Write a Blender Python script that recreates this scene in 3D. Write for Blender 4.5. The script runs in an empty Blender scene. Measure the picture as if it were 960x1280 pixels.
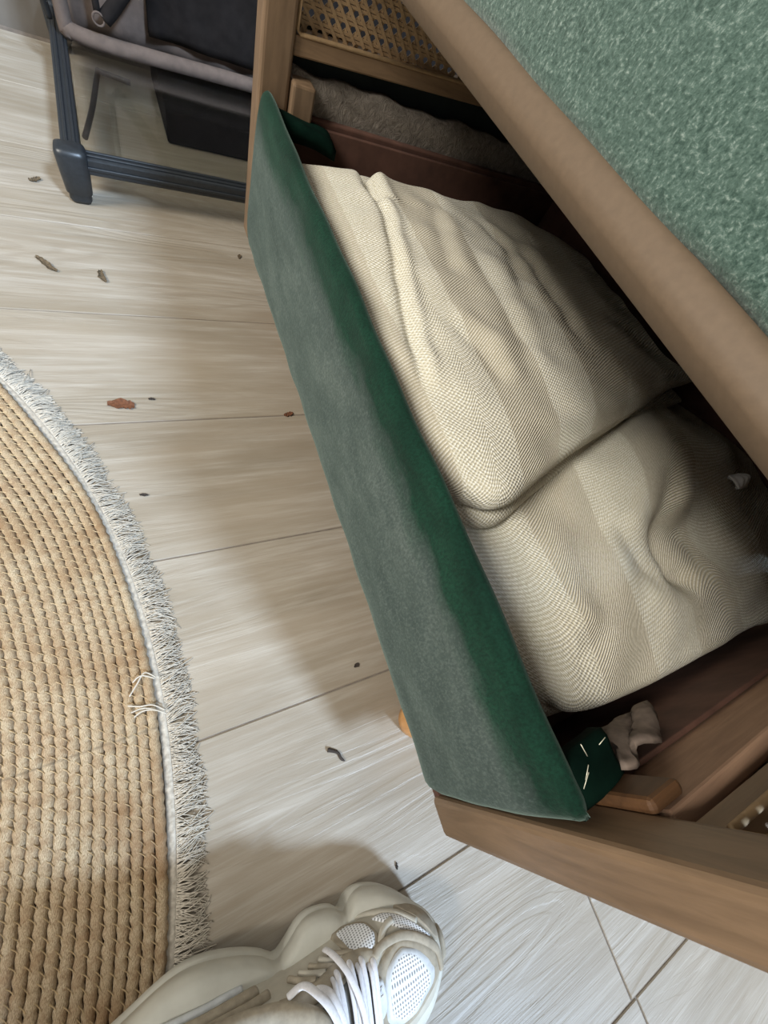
import bpy, bmesh, math, random
import numpy as np
from mathutils import Vector, Matrix
random.seed(7); np.random.seed(7)
scene = bpy.context.scene
C = scene.collection
R = math.radians

# ------------------------------------------------------------------ camera
cd = bpy.data.cameras.new('camera'); cam = bpy.data.objects.new('camera', cd); C.objects.link(cam)
cd.sensor_fit = 'VERTICAL'; cd.sensor_height = 36.0; cd.lens = 36.0*510.0/1280.0
cd.clip_start = 0.01; cd.clip_end = 50
# right, down and forward axes of the phone, world: X along the planks, Y away, Z up
ax_r = Vector((0.8785388, -0.3295306, 0.3458022)); ax_d = Vector((-0.1521851, -0.8793046, -0.4512904)); ax_f = Vector((0.4527795, 0.3438502, -0.8226529))
cm = Matrix.Identity(4)
for i in range(3):
    cm[i][0] = ax_r[i]; cm[i][1] = -ax_d[i]; cm[i][2] = -ax_f[i]
cm[0][3], cm[1][3], cm[2][3] = 0.0, 0.0, 0.506
cam.matrix_world = cm
scene.camera = cam

# ------------------------------------------------------------------ light
w = bpy.data.worlds.new('world'); scene.world = w; w.use_nodes = True
bg = w.node_tree.nodes['Background']; bg.inputs[0].default_value = (1.0, 0.965, 0.90, 1); bg.inputs[1].default_value = 0.50
def sun(name, travel, col, e, ang):
    l = bpy.data.lights.new(name, 'SUN'); l.energy = e; l.color = col; l.angle = R(ang)
    o = bpy.data.objects.new(name, l); C.objects.link(o)
    o.rotation_euler = Vector(travel).to_track_quat('-Z', 'Y').to_euler(); o.location = -Vector(travel)*3
    return o
sun('daylight_doorway', (-0.37, 1.0, -1.0), (0.58, 0.76, 1.0), 4.9, 7)
sun('daylight_far_window', (-0.34, -1.0, -1.9), (1.0, 0.97, 0.9), 0.35, 10)
al = bpy.data.lights.new('side_window', 'AREA'); al.shape = 'RECTANGLE'; al.size = 0.8; al.size_y = 0.8; al.energy = 82; al.color = (1.0, 0.96, 0.88)
ao = bpy.data.objects.new('side_window', al); C.objects.link(ao); ao.location = (-1.85, 0.05, 1.9); ao.rotation_euler = Vector((2.1, 0.2, -1.65)).to_track_quat('-Z', 'Y').to_euler()
vs = scene.view_settings
vs.view_transform = 'Standard'; vs.look = 'None'; vs.gamma = 1.0; vs.use_curve_mapping = False; vs.exposure = -0.1

# ------------------------------------------------------------------ helpers
def tag(o, label=None, cat=None, group=None, kind=None):
    if label: o['label'] = label
    if cat: o['category'] = cat
    if group: o['group'] = group
    if kind: o['kind'] = kind
    return o
def empty(name, loc=(0, 0, 0), parent=None):
    o = bpy.data.objects.new(name, None); C.objects.link(o); o.location = loc
    o.empty_display_size = 0.05
    if parent: o.parent = parent
    return o
def obj(name, me, mat=None, parent=None, smooth=False):
    if isinstance(me, bmesh.types.BMesh):
        bm = me; me = bpy.data.meshes.new(name); bm.normal_update(); bm.to_mesh(me); bm.free()
    o = bpy.data.objects.new(name, me); C.objects.link(o)
    if mat and not me.materials: me.materials.append(mat)
    if parent: o.parent = parent
    if smooth: me.polygons.foreach_set('use_smooth', [True]*len(me.polygons))
    return o
def mesh(name, verts, faces, uvs=None):
    me = bpy.data.meshes.new(name); me.from_pydata([tuple(map(float, v)) for v in verts], [], faces)
    if uvs is not None:
        ul = me.uv_layers.new(name='UVMap')
        li = np.empty(len(me.loops), dtype=np.int32); me.loops.foreach_get('vertex_index', li)
        ul.data.foreach_set('uv', np.asarray(uvs, dtype=np.float32)[li].ravel())
    me.update(); return me
def box(bm, lo, hi, bev=0.0, seg=2, mat=None):
    lo = Vector(lo); hi = Vector(hi)
    r = bmesh.ops.create_cube(bm, size=1.0)
    vs_ = r['verts']
    for v in vs_: v.co = Vector(((v.co.x+.5)*(hi.x-lo.x)+lo.x, (v.co.y+.5)*(hi.y-lo.y)+lo.y, (v.co.z+.5)*(hi.z-lo.z)+lo.z))
    if bev:
        es = list({e for v in vs_ for e in v.link_edges})
        bmesh.ops.bevel(bm, geom=es, offset=bev, segments=seg, affect='EDGES', profile=0.5)
    return bm
def boxo(name, lo, hi, mat, parent, bev=0.002, seg=2, smooth=False):
    return obj(name, box(bmesh.new(), lo, hi, bev, seg), mat, parent, smooth)
def tube_data(path, rad, n=8, cap=True):
    P = [Vector(p) for p in path]; V = []; Fc = []
    up = Vector((0, 0, 1)); prev = None
    for i, p in enumerate(P):
        t = (P[min(i+1, len(P)-1)]-P[max(i-1, 0)]).normalized()
        if prev is None:
            a = t.cross(up)
            if a.length < 1e-3: a = t.cross(Vector((1, 0, 0)))
            a.normalize()
        else:
            a = (prev - t*prev.dot(t)); a.normalize()
        prev = a; b = t.cross(a)
        r = rad[i] if hasattr(rad, '__len__') else rad
        ra, rb = r if hasattr(r, '__len__') else (r, r)
        for k in range(n):
            q = 2*math.pi*k/n; V.append(p + a*math.cos(q)*ra + b*math.sin(q)*rb)
    for i in range(len(P)-1):
        for k in range(n):
            Fc.append((i*n+k, i*n+(k+1) % n, (i+1)*n+(k+1) % n, (i+1)*n+k))
    if cap:
        Fc.append(tuple(range(n))[::-1]); Fc.append(tuple((len(P)-1)*n+k for k in range(n)))
    return V, Fc
def tubeo(name, path, rad, mat, parent=None, n=8):
    V, Fc = tube_data(path, rad, n); me = mesh(name, V, Fc)
    return obj(name, me, mat, parent, True)
def smooth_path(pts, n=8):
    P = [Vector(p) for p in pts]; out = []
    for i in range(len(P)-1):
        p0, p1, p2, p3 = P[max(i-1, 0)], P[i], P[i+1], P[min(i+2, len(P)-1)]
        for k in range(n):
            t = k/n
            out.append(0.5*((2*p1)+(p2-p0)*t+(2*p0-5*p1+4*p2-p3)*t*t+(3*p1-p0-3*p2+p3)*t**3))
    out.append(P[-1]); return out
def interp(x, xs, ys): return float(np.interp(x, xs, ys))
def cr1(xs, ys):
    """smooth 1-d profile through points"""
    xs = np.array(xs, float); ys = np.array(ys, float)
    m = np.gradient(ys, xs)
    def f(x):
        x = min(max(x, xs[0]), xs[-1]); i = min(int(np.searchsorted(xs, x, 'right'))-1, len(xs)-2)
        h = xs[i+1]-xs[i]; t = (x-xs[i])/h
        return (2*t**3-3*t*t+1)*ys[i]+(t**3-2*t*t+t)*h*m[i]+(-2*t**3+3*t*t)*ys[i+1]+(t**3-t*t)*h*m[i+1]
    return f

# ------------------------------------------------------------------ materials
def srgb(r, g, b):
    f = lambda c: (c/255/12.92) if c/255 <= 0.04045 else ((c/255+0.055)/1.055)**2.4
    return (f(r), f(g), f(b), 1)
class N:
    def __init__(s, name, rough=0.6, **kw):
        s.m = bpy.data.materials.new(name); s.m.use_nodes = True; s.t = s.m.node_tree
        s.b = s.t.nodes['Principled BSDF']; s.b.inputs['Roughness'].default_value = rough
        for k, v in kw.items(): s.b.inputs[k.replace('_', ' ')].default_value = v
    def n(s, typ, **kw):
        x = s.t.nodes.new(typ)
        for k, v in kw.items():
            if k.startswith('i_'): x.inputs[k[2:].replace('_', ' ')].default_value = v
            else: setattr(x, k, v)
        return x
    def l(s, a, b): s.t.links.new(a, b)
    def coord(s, kind='Object', scale=(1, 1, 1), rot=(0, 0, 0), rnd=False):
        tc = s.n('ShaderNodeTexCoord'); mp = s.n('ShaderNodeMapping')
        mp.inputs['Scale'].default_value = scale; mp.inputs['Rotation'].default_value = rot
        s.l(tc.outputs[kind], mp.inputs['Vector'])
        if rnd:
            oi = s.n('ShaderNodeObjectInfo'); ml = s.n('ShaderNodeMath', operation='MULTIPLY'); ml.inputs[1].default_value = 37.0
            s.l(oi.outputs['Random'], ml.inputs[0]); cb = s.n('ShaderNodeCombineXYZ')
            for k in range(3): s.l(ml.outputs[0], cb.inputs[k])
            s.l(cb.outputs[0], mp.inputs['Location'])
        return mp.outputs[0]
    def noise(s, vec, scale, detail=4, rough=0.55, dist=0.0):
        x = s.n('ShaderNodeTexNoise', i_Scale=scale, i_Detail=detail, i_Roughness=rough, i_Distortion=dist); s.l(vec, x.inputs['Vector']); return x.outputs['Fac']
    def wave(s, vec, scale, dist=0, detail=2, dscale=1, dirn='X', prof='SIN'):
        x = s.n('ShaderNodeTexWave', bands_direction=dirn, wave_profile=prof, i_Scale=scale, i_Distortion=dist, i_Detail=detail, i_Detail_Scale=dscale); s.l(vec, x.inputs['Vector']); return x.outputs['Fac']
    def ramp(s, fac, stops, interp='LINEAR'):
        x = s.n('ShaderNodeValToRGB'); x.color_ramp.interpolation = interp; e = x.color_ramp.elements
        while len(e) < len(stops): e.new(0.5)
        for k, (p, c) in enumerate(stops):
            e[k].position = p; e[k].color = c if hasattr(c, '__len__') else (c, c, c, 1)
        s.l(fac, x.inputs[0]); return x.outputs[0]
    def mix(s, fac, a, b, mode='MIX'):
        x = s.n('ShaderNodeMix', data_type='RGBA', blend_type=mode)
        for sock, v in ((x.inputs[0], fac), (x.inputs[6], a), (x.inputs[7], b)):
            if hasattr(v, 'is_output'): s.l(v, sock)
            else: sock.default_value = v
        return x.outputs[2]
    def math(s, op, a, b=0.0, c=None):
        x = s.n('ShaderNodeMath', operation=op)
        for k, v in enumerate((a, b) if c is None else (a, b, c)):
            if hasattr(v, 'is_output'): s.l(v, x.inputs[k])
            else: x.inputs[k].default_value = v
        return x.outputs[0]
    def col(s, c):
        if hasattr(c, 'is_output'): s.l(c, s.b.inputs['Base Color'])
        else: s.b.inputs['Base Color'].default_value = c
    def bump(s, h, strength=0.3, dist=0.002):
        x = s.n('ShaderNodeBump', i_Strength=strength, i_Distance=dist); s.l(h, x.inputs['Height']); s.l(x.outputs[0], s.b.inputs['Normal'])
M = {}
def plain(key, c, rough=0.6, nscale=60, amt=0.25, bump=0.1, **kw):
    m = N(key, rough, **kw); v = m.coord('Object'); f = m.noise(v, nscale)
    lo = tuple(x*(1-amt) for x in c[:3])+(1,); hi = tuple(min(1, x*(1+amt)) for x in c[:3])+(1,)
    m.col(m.ramp(f, [(0.3, lo), (0.7, hi)])); m.bump(f, bump, 0.001); M[key] = m.m; return m

# floor planks: embossed wood look porcelain
m = N('floor_tile', 0.46); v = m.coord('Object', (1.0, 9.0, 1.0), rnd=True)
big = m.noise(m.coord('Object', (2.0, 10.0, 1.0), rnd=True), 1.6, 4, 0.6)
grain = m.wave(v, 1.0, 9.0, 4, 0.9, 'Y'); fine = m.noise(m.coord('Object', (14, 420, 1), rnd=True), 1.0, 3, 0.65)
cont = m.noise(m.coord('Object', (1.1, 7.5, 1.0), rnd=True), 1.0, 2, 0.45)
mask = m.noise(m.coord('Object', (2.2, 6.0, 1.0), rnd=True), 1.0, 2)
lines = m.math('MULTIPLY_ADD', m.math('SINE', m.math('ADD', m.math('MULTIPLY', cont, 210.0), m.math('MULTIPLY', fine, 2.2))), 0.5, 0.5)
lines = m.math('MAXIMUM', lines, m.ramp(mask, [(0.38, 0.0), (0.62, 0.75)]))
blot = m.noise(m.coord('Object', (3, 5, 1), rnd=True), 1.3, 3)
c = m.ramp(big, [(0.3, srgb(142, 132, 116)), (0.5, srgb(166, 157, 143)), (0.72, srgb(186, 178, 166))])
c = m.mix(m.math('MULTIPLY', fine, 0.55), c, srgb(150, 138, 121))
c = m.mix(m.ramp(lines, [(0.0, 0.28), (0.4, 0.0)]), c, srgb(132, 120, 104))
mid = m.noise(m.coord('Object', (5, 95, 1), rnd=True), 1.0, 4, 0.7)
c = m.mix(m.ramp(mid, [(0.40, 0.42), (0.58, 0.0)]), c, srgb(140, 126, 106)); c = m.mix(m.ramp(mid, [(0.55, 0.0), (0.72, 0.3)]), c, srgb(194, 187, 176))
c = m.mix(m.ramp(blot, [(0.5, 0.0), (0.72, 0.5)]), c, srgb(158, 144, 124))
m.col(c)
h = m.math('ADD', m.math('MULTIPLY', fine, 0.55), m.math('MULTIPLY', m.ramp(lines, [(0.0, 0.0), (0.6, 1.0)]), 0.7))
m.bump(h, 0.5, 0.001); M['floor'] = m.m
plain('grout', srgb(120, 110, 100), 0.9)
plain('wall', srgb(112, 105, 96), 0.85, 20, 0.05)

# jute
m = N('jute', 0.85); v = m.coord('UV')
oi = m.noise(m.coord('Object', (1, 1, 1)), 11.0, 4, 0.6); sm = m.noise(m.coord('Object', (1, 1, 1)), 95.0, 3, 0.6)
br = m.wave(v, 1.0, 2.0, 2, 2.0, 'DIAGONAL')
c = m.ramp(oi, [(0.33, srgb(184, 152, 114)), (0.45, srgb(214, 190, 154)), (0.6, srgb(230, 211, 177)), (0.75, srgb(208, 180, 144))])
c = m.mix(m.ramp(sm, [(0.35, 0.45), (0.6, 0.0)]), c, srgb(160, 118, 76)); 
fib = m.noise(m.coord('UV', (2.2, 10.0, 1), (0, 0, 0.7)), 2.4, 5, 0.75)
c = m.mix(m.ramp(fib, [(0.38, 0.8), (0.58, 0.0)]), c, srgb(132, 96, 60)); m.col(c)
m.bump(fib, 0.9, 0.002); M['jute'] = m.m
plain('stitch', srgb(70, 50, 32), 0.9); plain('straw_thread', srgb(216, 192, 150), 0.8, 200, 0.2)
plain('fringe', srgb(194, 185, 170), 0.9, 300, 0.12)
m = N('fringe_tape', 0.9); f = m.noise(m.coord('Object'), 260, 3); m.col(m.ramp(f, [(0.3, srgb(158, 148, 134)), (0.7, srgb(198, 190, 176))])); m.bump(f, .5, .001); M['tape'] = m.m

# velvet on the front panel: grey sheen painted into the face, green rolled top
m = N('green_velvet', 0.85, Sheen_Weight=0.35, Sheen_Roughness=0.45, Specular_IOR_Level=0.15)
m.b.inputs['Sheen Tint'].default_value = srgb(170, 195, 185)
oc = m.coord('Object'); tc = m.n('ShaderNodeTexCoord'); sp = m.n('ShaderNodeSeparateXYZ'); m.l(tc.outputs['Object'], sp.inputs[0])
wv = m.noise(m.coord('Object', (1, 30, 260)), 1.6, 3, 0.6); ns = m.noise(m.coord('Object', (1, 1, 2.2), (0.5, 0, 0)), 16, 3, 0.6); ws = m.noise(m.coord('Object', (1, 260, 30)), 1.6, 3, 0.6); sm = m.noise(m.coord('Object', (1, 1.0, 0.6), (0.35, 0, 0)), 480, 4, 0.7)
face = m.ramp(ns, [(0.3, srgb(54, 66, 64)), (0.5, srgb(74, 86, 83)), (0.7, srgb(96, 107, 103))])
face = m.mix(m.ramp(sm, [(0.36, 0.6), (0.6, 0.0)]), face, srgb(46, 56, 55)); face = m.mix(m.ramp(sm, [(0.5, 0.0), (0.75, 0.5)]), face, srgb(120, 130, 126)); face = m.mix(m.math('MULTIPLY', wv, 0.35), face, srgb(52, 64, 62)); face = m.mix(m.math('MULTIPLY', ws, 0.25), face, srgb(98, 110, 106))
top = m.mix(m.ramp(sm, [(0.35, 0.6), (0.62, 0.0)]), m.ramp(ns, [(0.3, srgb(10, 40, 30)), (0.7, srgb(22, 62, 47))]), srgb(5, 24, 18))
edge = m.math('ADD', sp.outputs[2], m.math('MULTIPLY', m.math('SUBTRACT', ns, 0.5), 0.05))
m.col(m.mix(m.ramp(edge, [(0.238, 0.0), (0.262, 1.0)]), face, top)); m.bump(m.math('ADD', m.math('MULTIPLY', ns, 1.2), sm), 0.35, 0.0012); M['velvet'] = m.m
m = N('dark_velvet', 0.95, Sheen_Weight=0.0, Specular_IOR_Level=0.05); ns = m.noise(m.coord('Object'), 40, 4); m.col(m.ramp(ns, [(0.3, srgb(7, 24, 19)), (0.7, srgb(13, 36, 28))])); m.bump(ns, .3, .002); M['dark_velvet'] = m.m
# seat cushion: brushed fleece, pale fibres over green ground
m = N('cushion_fabric', 0.9, Sheen_Weight=0.4, Sheen_Roughness=0.5, Specular_IOR_Level=0.1); oc = m.coord('Object')
a = m.noise(m.coord('Object', (1, 1.6, 1), (0.5, 0, 0)), 380, 5, 0.65, 0.0); b2 = m.noise(m.coord('Object', (1, 1, 1.6), (0.5, 0, 0)), 380, 5, 0.65, 0.0); lg = m.noise(oc, 9, 3)
fz = m.math('MAXIMUM', a, b2)
c = m.ramp(fz, [(0.42, srgb(36, 62, 54)), (0.58, srgb(84, 108, 99)), (0.74, srgb(156, 172, 164))])
c = m.mix(m.math('MULTIPLY', lg, 0.4), c, srgb(80, 98, 90)); m.col(c); m.bump(fz, 0.5, 0.0015); M['cushion'] = m.m
# woods
def wood(key, dark, lite, rough=0.5, sc=(30, 30, 3), **kw):
    m = N(key, rough, **kw); f = m.noise(m.coord('Object', sc), 4.0, 5, 0.65, 0.6); g = m.noise(m.coord('Object'), 18, 3)
    c = m.ramp(f, [(0.3, dark), (0.7, lite)]); c = m.mix(m.ramp(g, [(0.4, 0.0), (0.75, 0.4)]), c, dark); m.col(c); m.bump(f, 0.12, 0.001); M[key] = m.m
wood('post_wood', srgb(106, 86, 66), srgb(136, 112, 88), 0.45)
wood('rail_wood', srgb(112, 89, 66), srgb(142, 116, 88), 0.5, (3, 30, 30))
wood('raw_wood', srgb(150, 118, 96), srgb(186, 150, 122), 0.75, (3, 30, 30))
wood('block_wood', srgb(74, 50, 30), srgb(104, 72, 44), 0.6, (3, 30, 30))
wood('leg_wood', srgb(196, 140, 80), srgb(226, 172, 108), 0.4)
plain('tan_wrap', srgb(104, 87, 69), 0.7, 220, 0.07, 0.12)
plain('cane', srgb(164, 137, 103), 0.55, 120, 0.15)
plain('liner', srgb(88, 60, 49), 0.85, 30, 0.3, 0.4)
plain('dark_cloth', srgb(22, 32, 32), 0.9)
m = N('batting', 0.95); f = m.noise(m.coord('Object'), 90, 6, 0.7, 1.0); m.col(m.ramp(f, [(0.3, srgb(98, 90, 81)), (0.7, srgb(150, 141, 130))])); m.bump(f, .9, .004); M['batting'] = m.m
plain('foam_sheet', srgb(112, 98, 88), 0.8, 120, 0.25, 0.5)
plain('staple', srgb(226, 222, 200), 0.4, Metallic=0.3)
# woven throws: bands of coarse waffle and finer twill along u (uv in metres)
def throw_mat(key, phase, bandw):
    m = N(key, 0.9, Sheen_Weight=0.15); tc = m.n('ShaderNodeTexCoord'); sp = m.n('ShaderNodeSeparateXYZ'); m.l(tc.outputs['UV'], sp.inputs[0])
    u, v_ = sp.outputs[0], sp.outputs[1]
    jit = m.noise(m.coord('UV'), 25, 2)
    uj = m.math('ADD', u, m.math('MULTIPLY', jit, 0.002)); vj = m.math('ADD', v_, m.math('MULTIPLY', jit, 0.002))
    s1 = m.math('SINE', m.math('MULTIPLY', uj, 6.2832/0.0052)); s2 = m.math('SINE', m.math('MULTIPLY', vj, 6.2832/0.0042))
    waf = m.math('MULTIPLY', s1, s2)                                      # basket
    tw = m.math('SINE', m.math('ADD', m.math('MULTIPLY', uj, 6.2832/0.0042), m.math('MULTIPLY', vj, 6.2832/0.0034)))
    band = m.math('SINE', m.math('ADD', m.math('MULTIPLY', u, 6.2832/bandw), phase))
    bm_ = m.ramp(m.math('MULTIPLY_ADD', band, 0.5, 0.5), [(0.47, 0.0), (0.53, 1.0)])
    hgt = m.mix(bm_, waf, tw)
    mot = m.noise(m.coord('UV'), 420, 2, 0.6); lg = m.noise(m.coord('UV'), 14, 3)
    ca = m.ramp(m.math('MULTIPLY_ADD', waf, 0.5, 0.5), [(0.1, srgb(192, 185, 160)), (0.5, srgb(240, 236, 219)), (0.9, srgb(253, 252, 244))])
    cb = m.ramp(m.math('MULTIPLY_ADD', tw, 0.5, 0.5), [(0.1, srgb(190, 180, 155)), (0.6, srgb(228, 220, 200)), (0.95, srgb(246, 242, 230))])
    c = m.mix(bm_, ca, cb); c = m.mix(m.ramp(mot, [(0.38, 0.7), (0.56, 0.0)]), c, srgb(200, 192, 166)); c = m.mix(m.ramp(lg, [(0.5, 0.0), (0.8, 0.3)]), c, srgb(220, 208, 178))
    m.col(c); m.bump(m.math('ADD', m.math('MULTIPLY', hgt, 0.7), mot), 0.6, 0.0015); M[key] = m.m
throw_mat('throw_a', 0.6, 0.15); throw_mat('throw_b', 2.2, 0.17)
plain('white_rib', srgb(226, 224, 220), 0.9)
# table and bag
plain('black_metal', srgb(38, 42, 46), 0.38, 200, 0.2, 0.1)
m = N('glass', 0.03, Transmission_Weight=1.0, IOR=1.45); m.col((0.93, 0.95, 0.92, 1)); M['glass'] = m.m
plain('suede', srgb(92, 79, 71), 0.9, 60, 0.18, 0.3); plain('suede_dark', srgb(32, 29, 28), 0.95, 60, 0.2, 0.3, Specular_IOR_Level=0.1)
plain('black_wire', srgb(24, 24, 24), 0.5)
plain('leaf_brown', srgb(104, 64, 40), 0.8, 300, 0.35); plain('leaf_grey', srgb(88, 74, 54), 0.85, 400, 0.5); plain('crumb_dark', srgb(58, 50, 44), 0.9)
# shoe
plain('shoe_sole', srgb(206, 205, 194), 0.6, 60, 0.06); plain('shoe_suede', srgb(166, 156, 138), 0.9, 180, 0.16, 0.3)
plain('shoe_foam', srgb(194, 189, 175), 0.75, 120, 0.08); plain('lining', srgb(120, 120, 118), 0.95, 200, 0.12); plain('sock', srgb(84, 88, 96), 0.95, 200, 0.15)
plain('lace', srgb(232, 232, 236), 0.85, 500, 0.08); plain('silver', srgb(206, 210, 212), 0.35)
m = N('shoe_mesh', 0.6); v = m.n('ShaderNodeTexCoord'); sp = m.n('ShaderNodeSeparateXYZ'); m.l(v.outputs['UV'], sp.inputs[0])
a = m.math('SINE', m.math('MULTIPLY', sp.outputs[0], 6.2832/0.0024)); b2 = m.math('SINE', m.math('MULTIPLY', sp.outputs[1], 6.2832/0.0024)); hh = m.math('MULTIPLY', m.math('MULTIPLY_ADD', a, .5, .5), m.math('MULTIPLY_ADD', b2, .5, .5))
m.col(m.ramp(hh, [(0.25, srgb(236, 238, 240)), (0.6, srgb(120, 122, 122))])); m.bump(hh, -0.6, 0.001); M['shoe_mesh'] = m.m

# ------------------------------------------------------------------ setting: floor of plank tiles, wall
fl = obj('floor', box(bmesh.new(), (-3.2, -3.0, -0.03), (3.2, 1.42, -0.0015), 0), M['grout']); tag(fl, kind='structure', label='pale wood-look plank tile floor')
plank_me = None
PW, PL = 0.2, 1.2
joints = {-3: 0.36, -2: 0.353, -1: 0.78, 0: -0.62, 1: 0.62, 2: -0.42, 3: 0.88, 4: 0.45, 5: -0.75, 6: 0.66, -4: 0.9, -5: 0.1, -6: 0.6}
for k in range(-9, 7):
    j = joints.get(k, (k*0.37) % 1.2)
    for q in range(-3, 3):
        x0 = j+q*PL
        if plank_me is None:
            b = bmesh.new(); box(b, (0.0008, 0.0008, -0.010), (PL-0.0008, PW-0.0008, 0.0), 0.0009, 1); o = obj('plank', b, M['floor'], fl); plank_me = o.data
        else: o = obj('plank', plank_me, None, fl)
        o.location = (x0, k*PW, 0)
wl = boxo('wall_back', (-3.2, 1.42, -0.03), (3.2, 1.56, 2.6), M['wall'], None, 0); tag(wl, kind='structure', label='plain grey-beige plaster wall at the back')

# ------------------------------------------------------------------ storage armchair
X0, Y0, Y1, XB = 0.163, -0.110, 0.657, 0.72
ch = empty('armchair', (X0, (Y0+Y1)/2, 0)); off = Vector(ch.location)
tag(ch, 'green velvet storage armchair with wooden posts, cane arms and its seat lid raised', 'armchair')
chair_parts = []
def cpart(o):
    chair_parts.append(o); return o
def cb(name, lo, hi, mat, bev=0.002, seg=2, smooth=False):
    return cpart(boxo(name, lo, hi, M[mat], None, bev, seg, smooth))
# front panel: padded board, rolled top, slightly lumpy
ny, prof = 150, []
zb, zt, th = 0.098, 0.286, 0.020
prof += [(X0+th, zb+0.02), (X0+th*0.5, zb-0.001), (X0+0.006, zb+0.001), (X0+0.001, zb+0.006)]
for t in np.linspace(0.08, 1, 16): prof.append((X0-0.004*math.sin(math.pi*t)**0.7+0.0015*t, zb+0.006+t*(zt-0.014-zb-0.006)))
for a in np.linspace(0.15, 1, 9)*math.pi: prof.append((X0+0.0015+0.009-0.009*math.cos(a), zt-0.014+0.014*math.sin(a)))
prof += [(X0+th, 0.24), (X0+th, 0.20), (X0+th, 0.15)]
V, Fc = [], []; npf = len(prof)
for i in range(ny+1):
    y = Y0+(Y1-Y0)*i/ny; e = min(i, ny-i)/2.0; rnd = 1-max(0, 1-e)**2
    for (px, pz) in prof:
        ins = 0.006*(1-rnd)
        cx_, cz_ = X0+th/2, 0.19
        lump = 0.0012*math.sin(y*31+pz*20)*math.sin(pz*47+1.3)+0.0008*math.sin(y*77)*math.sin(y*13+pz*90)
        V.append((px+(ins if px < cx_ else -ins*0.2)+(lump if px < X0+0.004 else 0), y, pz-(ins if pz > cz_ else -ins)*0.7+(0.0012*math.sin(y*23)+0.0008*math.sin(y*61+1) if pz > 0.26 else 0)))
for i in range(ny):
    for k in range(npf):
        k2 = (k+1) % npf; Fc.append((i*npf+k, i*npf+k2, (i+1)*npf+k2, (i+1)*npf+k))
Fc.append(tuple(range(npf))[::-1]); Fc.append(tuple(ny*npf+k for k in range(npf)))
fp = cpart(obj('front_panel', mesh('front_panel', V, [f[::-1] for f in Fc]), M['velvet'], None, True)); fp['label'] = 'green velvet padded front panel, grey sheen painted on its face'
# brown liner behind the panel and round the box
cb('lining_board', (X0+th+0.0005, Y0, 0.105), (X0+th+0.004, Y1, 0.268), 'liner', 0.001)
cb('lining_board', (X0+th+0.004, Y0-0.004, 0.105), (XB-0.02, Y0+0.0, 0.262), 'liner', 0.001)
cb('lining_board', (X0+th+0.004, Y1, 0.105), (XB-0.02, Y1+0.006, 0.262), 'liner', 0.001)
cb('box_bottom', (X0+0.006, Y0-0.03, 0.099), (XB, Y1+0.03, 0.108), 'liner', 0.001)
cb('back_board', (XB-0.02, Y0-0.03, 0.10), (XB, Y1+0.03, 0.285), 'liner', 0.002)
# folded velvet corner strips on the box ends
def corner_flap(y0, y1, x1, zz):
    nx, nyy = 14, 8; V, Fc = [], []
    for i in range(nx+1):
        for k in range(nyy+1):
            x = X0+0.009+(x1-X0-0.009)*i/nx; y = y0+(y1-y0)*k/nyy
            ed = min(k, nyy-k, i+3, nx-i)
            z = zz-0.006*max(0, 1-ed/1.5)**2+0.001*math.sin(x*90+y*160)-0.010*((i/nx)**2)
            V.append((x, y, z))
    n = len(V); top = [(i*(nyy+1)+k, (i+1)*(nyy+1)+k, (i+1)*(nyy+1)+k+1, i*(nyy+1)+k+1) for i in range(nx) for k in range(nyy)]
    V += [(x, y, z-0.012) for x, y, z in V]; Fc = top+[tuple(n+q for q in f)[::-1] for f in top]
    ring = [i*(nyy+1) for i in range(nx+1)]+[nx*(nyy+1)+k for k in range(1, nyy+1)]+[i*(nyy+1)+nyy for i in range(nx-1, -1, -1)]+[k for k in range(nyy-1, 0, -1)]
    for a, b in zip(ring, ring[1:]+ring[:1]): Fc.append((a, n+a, n+b, b))
    o = obj('corner_flap', mesh('corner_flap', V, Fc), M['dark_velvet'], None, True); return cpart(o)
fn = corner_flap(Y0+0.001, Y0+0.030, 0.228, 0.283); fn['label'] = 'folded dark green velvet corner with staples'
ff = corner_flap(Y1-0.030, Y1+0.003, 0.262, 0.272)
for (x, y, a, L) in ((0.187, -0.090, 0.9, 0.008), (0.192, -0.080, 1.9, 0.008), (0.184, -0.093, 0.75, 0.009), (0.208, -0.081, 0.35, 0.006)):
    d = Vector((math.cos(a), math.sin(a), 0.25))*L*0.5; p = Vector((x, y, 0.2846))
    o = tubeo('staple', [p-d, p, p+d], 0.00028, M['staple'], None, 5); o.parent = fn
# posts (front pair on the photograph's ends, back pair) with rounded edges
def post(y0, y1, x0, x1, z0, z1):
    o = cb('post', (x0, y0, z0), (x1, y1, z1), 'post_wood', 0.005, 3, False); o['label'] = 'rounded square wooden post'; return o
post(Y0-0.036, Y0-0.004, X0+0.002, X0+0.040, 0.100, 0.52); post(Y1+0.004, Y1+0.036, X0+0.002, X0+0.040, 0.100, 0.52)
post(Y0-0.036, Y0-0.004, XB-0.02, XB+0.02, 0.100, 0.52); post(Y1+0.004, Y1+0.036, XB-0.02, XB+0.02, 0.100, 0.52)
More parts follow.
